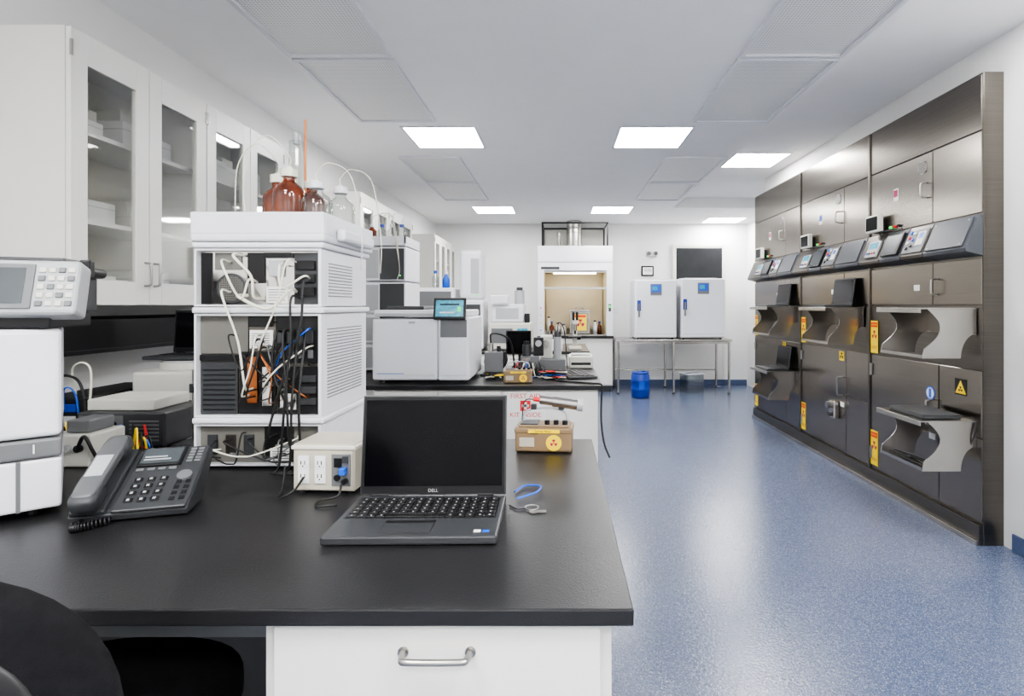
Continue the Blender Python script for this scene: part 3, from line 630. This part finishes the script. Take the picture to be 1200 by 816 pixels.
# ------------------------------------------------------------ second bench
b=B('gas_chromatograph'); x0,x1,y0,y1=-1.17,-.56,3.50,4.06
b.box(x0,x0+.41,y0,y1,T+.02,T+.405,M_white,.012,3); b.box(x0+.413,x1,y0-.01,y1,T+.02,T+.415,M_white,.012,3)
b.box(x0,x1-.02,y0+.03,y1,T+.418,T+.46,M_white,.010,3); b.box(x0+.06,x0+.30,y0+.10,y1-.1,T+.461,T+.485,M_dgrey,.005); b.box(x0+.02,x1-.03,y0-.001,y0+.03,T+.42,T+.44,M_lgrey,.004)
b.M=FRONT(0,y0,0); b.box(x0+.02,x0+.395,T+.05,T+.395,0,.004,M_white,.004); b.box(x0+.03,x0+.20,T+.06,T+.064,.004,.005,M_bluec); b.box(x0+.23,x0+.27,T+.375,T+.39,.004,.007,M_lgrey)
b.box(x0+.43,x1-.015,T+.05,T+.28,.010,.014,M_white,.003); b.box(x0+.43,x1-.015,T+.29,T+.40,.010,.013,M_grey,.003)
b.M=Matrix()
for dx in (x0+.05,x1-.05):
    for dy in (y0+.05,y1-.05): b.cyl((dx,dy,T+.0105),.02,.019,M_dgrey,n=14)
b.M=FR((-.68,y0-.03,T+.40),(1,0,0),(0,.25,1)); b.box(-.10,.10,0,.14,-.012,.012,M_black,.006,3); b.box(-.086,.086,.018,.122,.012,.0128,M_lcd); b.box(-.06,.03,.04,.048,.0128,.0133,M_paper); b.box(-.06,.06,.09,.10,.0128,.0133,M_black); b.box(.05,.07,.05,.08,.0128,.0133,M_green)
b.M=Matrix(); b.box(-.70,-.66,y0-.012,y0+.05,T+.42,T+.50,M_dgrey,.004)
b.done()
b=B('chromatography_tower'); x0,x1,y0,y1=-1.47,-1.13,4.12,4.54
z=T+.01
for k,h in enumerate((.20,.22,.24,.26)):
    b.box(x0,x1,y0,y1,z,z+h-.008,M_white,.008) 
    b.M=FRONT(0,y0,0); b.box(x0+.15,x1-.01,z+.01,z+h-.02,0,.004,M_dgrey,.006) ; b.box(x0+.02,x0+.14,z+.02,z+h-.03,0,.003,M_lgrey,.003); b.disc(x1-.04,z+.04,.007,.004,.006,M_green,10); b.M=Matrix()
    z+=h
b.box(x0,x1,y0,y1,z,z+.02,M_white,.005); b.box(x0,x0+.01,y0,y1,z+.02,z+.07,M_white); b.box(x1-.01,x1,y0,y1,z+.02,z+.07,M_white); b.box(x0,x1,y0,y0+.01,z+.02,z+.07,M_white)
for dx in (.03,.31):
    for dy in (.04,.38): b.cyl((x0+dx,y0+dy,T+.005),.012,.01,M_black,n=10)
for k in range(4):
    b.lathe([(0,.0),(.035,.0),(.035,.10),(.015,.12),(.015,.13),(0,.13)],(x0+.06+.075*k,y0+.1,z+.021),(M_liqa,G_clear,G_clear,G_clear)[k],18); b.cyl((x0+.06+.075*k,y0+.1,z+.16),.017,.02,M_blue if k%2 else M_white,n=14)
    b.tube([(x0+.06+.075*k,y0+.1,z+.17),(x0+.10+.07*k,y0+.05,z+.23),(x0+.25,y0-.02,z+.2),(x0+.3,y0-.02,z-.15),(x0+.28,y0-.004,z-.25)],.002,M_tube,n=6)
b.done()
b=B('vacuum_pump'); x,y=-.45,3.95
b.box(x-.09,x+.10,y-.12,y+.18,T+.001,T+.02,M_dgrey,.004); b.cyl((x,y+.06,T+.095),.07,.20,M_dgrey,'y',n=28)
for k in range(9): b.cyl((x,y-.02+k*.02,T+.095),.077,.005,M_black,'y',n=28)
b.box(x-.06,x+.06,y-.13,y-.045,T+.02,T+.17,M_grey,.006); b.cyl((x-.02,y-.09,T+.20),.018,.06,M_ssl,n=16); b.cyl((x+.035,y-.09,T+.19),.014,.04,M_black,n=16); b.tube([(x-.02,y-.09,T+.23),(x-.02,y-.06,T+.29),(x+.05,y,T+.28),(x+.10,y+.1,T+.22),(x+.12,y+.2,T+.05),(x+.11,y+.26,T+.012)],.007,M_rubber); b.done()
b=B('valve_controller_assembly'); x,y=-.20,3.95
b.box(x-.10,x+.09,y-.08,y+.12,T+.001,T+.05,M_black,.004); b.box(x-.07,x+.06,y-.04,y+.1,T+.051,T+.13,M_grey,.004); b.box(x-.06,x-.0,y-.05,y-.035,T+.06,T+.12,M_ssl,.002)
b.cyl((x-.03,y+.02,T+.17),.03,.08,M_dgrey,n=20); b.cyl((x-.03,y+.02,T+.22),.02,.03,M_black,n=16); b.box(x+.02,x+.09,y+.02,y+.08,T+.131,T+.26,M_black,.004); b.cyl((x+.055,y+.01,T+.22),.022,.03,M_lgrey,'y',n=18)
for k in range(9): b.tube([(x-.09+.02*k,y-.05,T+.052),(x-.10+.02*k,y-.12,T+.09+.01*(k%3)),(x-.14+.03*k,y-.17,T+.01),(x-.05+.02*k,y-.20,T+.008),(x+.09,y-.18+.01*k,T+.008)],.0035,(M_rubber,M_red,M_rubber,M_tube,M_bluec,M_rubber,M_tube,M_rubber,M_rubber)[k])
b.done()
b=B('microscope_head_detector'); x,y=-.05,4.25
b.box(x-.10,x+.10,y-.12,y+.12,T+.002,T+.09,M_grey,.008); b.box(x-.09,x+.0,y-.05,y+.11,T+.09,T+.26,M_off,.008); b.cyl((x+.04,y,T+.17),.03,.16,M_lgrey,n=24); b.cyl((x+.04,y,T+.27),.025,.04,M_dgrey,n=20); b.cyl((x-.05,y-.06,T+.20),.028,.03,M_ssl,'y',n=20)
b.tube([(x+.04,y,T+.29),(x+.05,y-.02,T+.36),(x+.09,y-.06,T+.30),(x+.11,y-.10,T+.05),(x+.11,y-.13,T+.008)],.004,M_rubber); b.done()
b=B('computer_keyboard'); b.M=RZ(.11,3.90,T,12); b.box(-.09,.11,-.20,.20,.002,.018,M_dgrey,.004)
for i in range(5):
    for j in range(13): b.box(-.08+i*.036,-.05+i*.036,-.185+j*.028,-.162+j*.028,.018,.023,M_black,.002,1)
b.done()
b=B('label_printer'); b.M=RZ(.165,4.40,T,0); b.box(-.09,.10,-.10,.12,.002,.10,M_off,.015,3); b.box(-.07,.08,-.103,-.095,.03,.05,M_black,.002); b.box(-.07,.08,-.08,.06,.10,.112,M_lgrey,.006); b.disc(.07,-.05,.008,.112,.116,M_green,12); b.done()
b=B('cable_tangle')
for k in range(12):
    p=[(random.uniform(-.13,.05),random.uniform(3.64,3.72),T+.006+.005*k) for _ in range(7)]
    b.tube(p,.0035,(M_rubber,M_rubber,M_tube,M_red,M_rubber,M_bluec,M_rubber)[k%7])
for k in range(8):
    p=[(random.uniform(-.50,-.33),random.uniform(3.64,3.78),T+.006+.006*k) for _ in range(6)]
    b.tube(p,.0035,(M_rubber,M_rubber,M_tube,M_rubber,M_yel,M_rubber)[k%6])
b.done()
b=B('flat_monitor'); x,y=-.28,4.42
b.box(x-.08,x+.04,y-.02,y+.10,T+.001,T+.012,M_black,.003); b.box(x-.045,x-.015,y+.04,y+.055,T+.012,T+.2,M_black,.002); b.box(x-.14,x+.06,y+.02,y+.04,T+.10,T+.29,M_black,.004); b.box(x-.13,x+.05,y+.018,y+.02,T+.11,T+.28,M_scr); b.done()

# ------------------------------------------------------------ third bench
b=B('tall_autosampler'); x0,x1,y0,y1=-1.10,-.82,6.05,6.5
b.box(x0,x1,y0,y1,T+.01,T+.55,M_white,.02,3); b.box(x0+.01,x1-.02,y0+.04,y1-.02,T+.552,T+1.10,M_white,.05,4)
b.M=FRONT(0,y0,0); b.box(x0+.03,x1-.03,T+.30,T+.50,0,.004,M_dgrey,.004); b.box(x0+.05,x1-.12,T+.1,T+.2,0,.004,M_lgrey,.004); b.M=FRONT(0,y0+.04,0); b.box(x0+.14,x1-.05,T+.62,T+1.0,0,.006,M_lgrey,.01); b.disc(x0+.2,T+.58+.02,.01,0,.008,M_green); b.M=Matrix()
for dx in (.04,.24):
    for dy in (.05,.4): b.cyl((x0+dx,y0+dy,T+.005),.015,.01,M_black,n=10)
b.done()
b=B('liquid_handler'); x0,x1,y0,y1=-1.55,-1.13,6.0,6.5
b.box(x0,x1,y0,y1,T+.01,T+.42,M_white,.02,3); b.box(x0,x1,y0+.02,y1,T+.43,T+.68,M_white,.02,3)
b.M=FRONT(0,y0,0); b.box(x0+.04,x1-.04,T+.12,T+.38,0,.005,M_lgrey,.006); b.box(x0+.05,x0+.2,T+.2,T+.35,.005,.008,M_dgrey); b.M=FRONT(0,y0+.02,0); b.box(x0+.03,x1-.03,T+.47,T+.64,0,.004,M_grey,.006); b.M=Matrix()
b.lathe([(0,0),(.04,0),(.04,.09),(.018,.13),(.018,.15),(0,.15)],(x1-.1,y0+.1,T+.681),M_bluec,18); b.cyl((x1-.1,y0+.1,T+.845),.02,.03,M_white,n=14)
b.lathe([(0,0),(.04,0),(.04,.11),(.018,.14),(.018,.16),(0,.16)],(x1-.22,y0+.12,T+.681),G_clear,18); b.cyl((x1-.22,y0+.12,T+.855),.02,.03,M_bluec,n=14)
for dx in (.04,.38):
    for dy in (.05,.45): b.cyl((x0+dx,y0+dy,T+.005),.015,.01,M_black,n=10)
b.done()
b=B('particle_analyser'); x0,x1,y0,y1=-.77,-.30,6.05,6.55
b.box(x0,x1,y0,y1,T+.01,T+.30,M_off,.02,3); b.box(x0+.03,x1-.08,y0+.06,y1-.05,T+.302,T+.50,M_white,.02,3); b.box(x0+.02,x0+.22,y0+.02,y0+.10,T+.505,T+.60,M_white,.01); b.cyl((x1-.14,y0+.2,T+.58),.055,.15,M_lgrey,n=28); b.cyl((x1-.14,y0+.2,T+.67),.035,.04,M_dgrey,n=20); b.box(x1-.075,x1-.02,y0+.03,y0+.15,T+.302,T+.40,M_black,.006)
b.M=FRONT(0,y0,0); b.box(x0+.04,x1-.2,T+.08,T+.24,0,.005,M_grey,.004); b.box(x1-.15,x1-.04,T+.14,T+.24,0,.006,M_lcd,.002); b.M=FRONT(0,y0+.06,0); b.box(x0+.08,x1-.14,T+.34,T+.46,0,.005,M_lgrey,.004); b.M=Matrix()
for dx in (.05,.42):
    for dy in (.05,.45): b.cyl((x0+dx,y0+dy,T+.005),.015,.01,M_black,n=10)
b.done()
b=B('heated_block_unit'); x,y=-.08,6.15
b.box(x-.12,x+.12,y-.12,y+.14,T+.002,T+.12,M_white,.01,3); b.box(x-.09,x+.09,y-.06,y+.10,T+.121,T+.17,M_dgrey,.005)
for i in range(4):
    for j in range(3): b.cyl((x-.065+.043*i,y-.03+.05*j,T+.19),.012,.04,M_ssl,n=12)
b.M=FRONT(0,y-.12,0); b.box(x-.08,x+.0,T+.04,T+.09,0,.003,M_lcdg,.001); b.disc(x+.06,T+.06,.015,0,.015,M_grey,16); b.done()
b=B('microscope'); x,y=.18,6.25
b.box(x-.07,x+.07,y-.10,y+.10,T+.001,T+.035,M_off,.008); b.box(x-.025,x+.025,y+.05,y+.10,T+.035,T+.30,M_off,.01); b.box(x-.03,x+.03,y-.10,y+.09,T+.28,T+.34,M_off,.01); b.box(x-.07,x+.07,y-.09,y+.04,T+.13,T+.145,M_black,.002); b.cyl((x,y-.05,T+.245),.022,.07,M_ssl,n=16); b.cyl((x,y-.05,T+.195),.012,.05,M_black,n=14)
for s in (-.02,.02): b.cyl((x+s,y-.10,T+.37),.014,.09,M_black,n=14)
b.cyl((x+.045,y+.07,T+.12),.02,.04,M_black,'x',n=16); b.done()

# ------------------------------------------------------------ fume hood at back wall
b=B('fume_hood'); x0,x1,y0,y1=-.34,.87,9.0,9.77
b.box(x0,x1,y0+.03,y1,.10,.87,M_cab,.003); b.box(x0+.03,x1-.03,y0+.08,y1,0,.10,M_dgrey)
b.M=FRONT(0,y0+.03,0)
b.box(x0+.01,.26,.12,.86,0,.02,M_cab,.003); b.box(.27,x1-.01,.12,.86,0,.02,M_cab,.003); bow_pull(b,.15,.78,.02); bow_pull(b,.38,.78,.02); b.M=Matrix()
b.box(x0-.01,x1+.01,y0-.02,y1,.87,.905,M_top,.004)
b.box(x0,x0+.10,y0,y1,.906,2.36,M_white,.005); b.box(x1-.10,x1,y0,y1,.906,2.36,M_white,.005)
b.box(x0+.10,x1-.10,y0,y1,1.96,2.36,M_white,.004); b.box(x0+.10,x1-.10,y1-.03,y1,.906,1.96,M_hoodin)
b.box(x0+.10,x0+.105,y0+.05,y1-.03,.906,1.96,M_hoodin); b.box(x1-.105,x1-.10,y0+.05,y1-.03,.906,1.96,M_hoodin); b.box(x0+.10,x1-.10,y0+.04,y1-.03,1.95,1.96,M_hoodin)
b.box(x0+.25,x1-.25,y0+.3,y0+.42,1.925,1.948,M_hlamp)
b.box(x0+.12,x1-.12,y1-.10,y1-.09,1.0,1.75,M_hoodin)
for k in range(3): b.box(x0+.14,x1-.14,y1-.088,y1-.084,1.12+k*.25,1.13+k*.25,M_beige)
b.box(x0+.10,x1-.10,y0+.015,y0+.03,1.93,1.96,M_lgrey); b.box(x0+.10,x1-.10,y0+.01,y0+.035,1.66,1.69,M_lgrey,.003); b.box(x0+.11,x1-.11,y0+.02,y0+.024,1.69,1.93,G_pane)
b.box(x0+.10,x1-.10,y0-.005,y0+.05,.906,.93,M_ssl,.006)
b.box(x0+.02,x1-.02,y0-.004,y0,2.12,2.34,M_white,.003); b.box(x0+.0,x1-.0,y0-.004,y0,2.09,2.105,M_lgrey); b.box(x0+.05,x0+.35,y0-.004,y0,1.98,2.02,M_dgrey); b.box(x1-.07,x1-.03,y0-.006,y0,1.3,1.42,M_dgrey,.002); b.box(x1-.065,x1-.035,y0-.008,y0-.006,1.36,1.40,M_green)
for k in range(4): b.cyl((x0+.05,y0-.012,1.0+.12*k),.012,.024,(M_bluec,M_yel,M_lgrey,M_red)[k],'y',n=12)
b.done()
b=B('lead_shield_box'); b.box(.18,.50,9.10,9.45,.935,1.30,M_ssl,.006); b.box(.20,.48,9.094,9.10,.955,1.28,M_ss,.003); b.box(.16,.52,9.09,9.46,1.301,1.325,M_ssl,.005); b.tube([(.28,9.25,1.325),(.29,9.25,1.37),(.34,9.25,1.385),(.39,9.25,1.37),(.40,9.25,1.325)],.008,M_chrome)
b.box(.18,.50,9.12,9.44,.906,.936,M_dgrey)
b.M=FRONT(.35,9.092,1.12); b.box(-.10,.10,-.13,.13,0,.002,M_yel); b.trefoil(0,-.01,.065,.002,M_mag); b.box(-.09,.09,.085,.12,.002,.003,M_red); b.done()
b=B('reagent_bottle_group')
for k,(x,y,h,m) in enumerate(((-.12,9.3,.2,M_liqa),(-.02,9.35,.18,M_white),(.08,9.28,.16,M_paper),(.60,9.3,.22,M_white),(.68,9.4,.2,M_liqa),(-.17,9.45,.28,M_paper))):
    b.lathe([(0,0),(.04,0),(.04,h*.7),(.018,h*.85),(.018,h),(0,h)],(x,y,.907),m,18); b.cyl((x,y,.907+h+.012),.022,.024,M_dgrey if k%2 else M_blue,n=14)
b.done()
b=B('window_1'); x0,x1=-.28,.80; z0,z1=2.38,2.75
for q in ((x0,x1,z0,z0+.025),(x0,x1,z1-.025,z1),(x0,x0+.025,z0,z1),(x1-.025,x1,z0,z1)): b.box(q[0],q[1],9.74,9.798,q[2],q[3],M_black,.002)
b.box(x0,x0+.025,9.05,9.74,z1-.025,z1,M_black,.002); b.box(x1-.025,x1,9.05,9.74,z1-.025,z1,M_black,.002); b.box(x0,x1,9.05,9.075,z1-.025,z1,M_black,.002)
b.box(x0,x0+.025,9.05,9.075,2.365,z1-.025,M_black,.002); b.box(x1-.025,x1,9.05,9.075,2.365,z1-.025,M_black,.002); b.box(x0+.025,x1-.025,9.79,9.798,z0+.025,z1-.025,M_off); b.done()
b=B('exhaust_duct'); b.cyl((.26,9.45,2.60),.13,.44,M_ssl,n=32); b.cyl((.26,9.45,2.40),.15,.03,M_ssl,n=32); b.cyl((.26,9.45,2.62),.134,.02,M_ss,n=32)
b.cyl((.0,9.45,2.5),.03,.25,M_ssl,n=16); b.cyl((0,9.45,2.372),.045,.015,M_ssl,n=16); b.done()

# ------------------------------------------------------------ incubators on stainless table
b=B('stainless_table'); x0,x1,y0,y1=.90,2.73,8.8,9.6
b.box(x0,x1,y0,y1,.83,.86,M_ssl,.006); b.box(x0+.05,x1-.05,y0+.03,y0+.05,.79,.83,M_ssl)
for x in (x0+.04,(x0+x1)/2,x1-.04):
    for y in (y0+.04,y1-.04): b.cyl((x,y,.42),.02,.80,M_ssl,n=16); b.cyl((x,y,.011),.028,.02,M_dgrey,n=16)
b.cyl(((x0+x1)/2,y1-.04,.30),.012,x1-x0-.08,M_ssl,'x',n=12); b.done()
def incub(x0,x1,z1):
    b=B('co2_incubator'); y0,y1=8.86,9.52; z0=.882
    b.box(x0,x1,y0+.05,y1,z0,z1,M_white,.01,3); b.box(x0+.005,x1-.005,y0,y0+.047,z0+.01,z1-.01,M_white,.015,3)
    for dx in (.05,x1-x0-.05):
        for y in (y0+.1,y1-.06): b.cyl((x0+dx,y,z0-.011),.02,.021,M_dgrey,n=12)
    b.M=FRONT(0,y0,0); c=(x0+x1)/2
    b.box(c-.09,c+.09,z1-.25,z1-.07,0,.006,M_grey,.006); b.box(c-.075,c+.075,z1-.20,z1-.085,.006,.008,M_bluec); b.box(c-.06,c+.02,z1-.17,z1-.11,.008,.009,M_lcd)
    b.box(x0+.03,x0+.09,z1-.50,z1-.33,0,.012,M_blue,.004); b.box(x0+.045,x0+.07,z1-.60,z1-.38,.012,.035,M_grey,.008,3)
    b.box(x0+.02,x1-.02,z0+.06,z0+.065,0,.001,M_lgrey); b.M=Matrix()
    b.box(x0+.1,x1-.1,y0+.15,y1-.1,z1,z1+.012,M_lgrey,.004); b.done()
incub(1.21,1.87,1.81); incub(1.94,2.64,1.83)
b=B('door_1'); x0,x1,z1=2.04,2.86,2.42
b.box(x0,x1,9.76,9.784,.105,z1,M_cab,.003); b.box(x0-.05,x0,9.75,9.784,.105,z1+.05,M_cab,.003); b.box(x1,x1+.05,9.75,9.784,.105,z1+.05,M_cab,.003); b.box(x0,x1,9.75,9.784,z1,z1+.05,M_cab,.003)
b.box(x0+.05,x0+.08,9.70,9.76,.95,1.10,M_chrome,.005); b.box(x0+.01,x1-.01,9.757,9.76,1.2,2.40,M_darkwin,.002); b.done()
b=B('emergency_light'); b.M=FRONT(1.62,9.798,2.30); b.box(-.10,.10,-.05,.05,0,.06,M_white,.008)
for sx in (-.06,.06): b.cyl((sx,.0,.085),.042,.05,M_off,n=20); b.disc(sx,0,.034,.11,.112,M_lcdg)
b.done()
b=B('wall_clock_display'); b.M=FRONT(1.55,9.798,2.0); b.box(-.11,.11,-.09,.09,0,.03,M_black,.02,3); b.box(-.085,.085,-.065,.065,.03,.032,M_paper); b.text('10:42',.06,0,.01,.034,M_black); b.done()
b=B('light_switch_plate'); b.M=FRONT(1.0,9.798,1.30); b.box(-.04,.04,-.06,.06,0,.006,M_white,.002); b.box(-.012,.012,-.025,.025,.006,.010,M_paper,.002); b.done()
b=B('blue_waste_drum'); x,y=1.24,8.5
b.lathe([(0,.002),(.125,.002),(.14,.02),(.142,.12),(.147,.13),(.142,.14),(.142,.25),(.147,.26),(.142,.27),(.138,.34),(.12,.365)],(x,y,0),M_blue,36); b.lathe([(.125,.365),(.13,.37),(.128,.39),(0,.392)],(x,y,0),M_blue,36); b.cyl((x+.05,y,.398),.025,.014,M_blue,n=16)
b.M=FR((x,y-.146,.2)); b.box(-.04,.04,-.05,.05,-.004,.001,M_bluec) ; b.done()
b=B('clear_storage_bin'); b.M=RZ(2.15,9.05,.002,20)
M_bin=glass('clear_bin',(.80,.83,.85),.12)
b.box(-.15,.15,-.12,.12,.001,.006,M_bin,.001)
b.box(-.15,-.145,-.12,.12,.006,.30,M_bin); b.box(.145,.15,-.12,.12,.006,.30,M_bin); b.box(-.145,.145,-.12,-.115,.006,.30,M_bin); b.box(-.145,.145,.115,.12,.006,.30,M_bin)
b.box(-.165,.165,-.135,-.115,.29,.31,M_white,.003);b.box(-.165,.165,.115,.135,.29,.31,M_white,.003);b.box(-.165,-.145,-.115,.115,.29,.31,M_white,.003);b.box(.145,.165,-.115,.115,.29,.31,M_white,.003)
b.done()

# ------------------------------------------------------------ office chair
b=B('office_chair'); b.M=RZ(-.79,.0,0,0)
bend=lambda q: Vector((q.x,q.y+.9*q.x*q.x,q.z))
b.pillow((.01,.63,.845),(.245,.035,.250),.75,.55,M_fabric,bend)
b.pillow((.01,.605,.83),(.20,.016,.20),.6,.5,M_black,bend)
b.pillow((-.05,.97,.660),(.240,.235,.050),.5,.75,M_fabric)
b.box(-.20,.12,.80,1.12,.59,.61,M_black,.004)
b.tube([(0,.60,.72),(0,.585,.66),(0,.62,.58),(0,.75,.575),(-.02,.9,.58)],.022,M_black)
b.cyl((-.03,.95,.53),.045,.10,M_black); b.cyl((-.03,.95,.33),.028,.36,M_dgrey); b.cyl((-.03,.95,.12),.045,.08,M_black)
for k in range(5):
    a=2*math.pi*k/5+.3; c,s=math.cos(a),math.sin(a)
    b.tube([(-.03+.03*c,.95+.03*s,.125),(-.03+.16*c,.95+.16*s,.105),(-.03+.27*c,.95+.27*s,.085)],.022,M_black,seg=3); b.cyl((-.03+.27*c,.95+.27*s,.06),.008,.03,M_chrome,n=10); b.cyl((-.03+.27*c,.95+.27*s,.0275),.0265,.04,M_rubber,'x',n=18)
b.done()

# ------------------------------------------------------------ world, camera
w=bpy.data.worlds.new('world'); S.world=w; w.use_nodes=True; w.node_tree.nodes['Background'].inputs[0].default_value=(.8,.85,.9,1); w.node_tree.nodes['Background'].inputs[1].default_value=.3
cam=bpy.data.cameras.new('camera'); co=bpy.data.objects.new('camera',cam); S.collection.objects.link(co)
co.location=(0,0,1.40); co.rotation_euler=(math.pi/2,0,0); cam.sensor_width=36; cam.sensor_fit='HORIZONTAL'; cam.lens=19.65; cam.shift_x=-.0458; cam.shift_y=-.0417; cam.clip_start=.05
S.camera=co
S.view_settings.view_transform='AgX'
try: S.view_settings.look='AgX - Medium High Contrast'
except Exception: pass
S.view_settings.exposure=.62
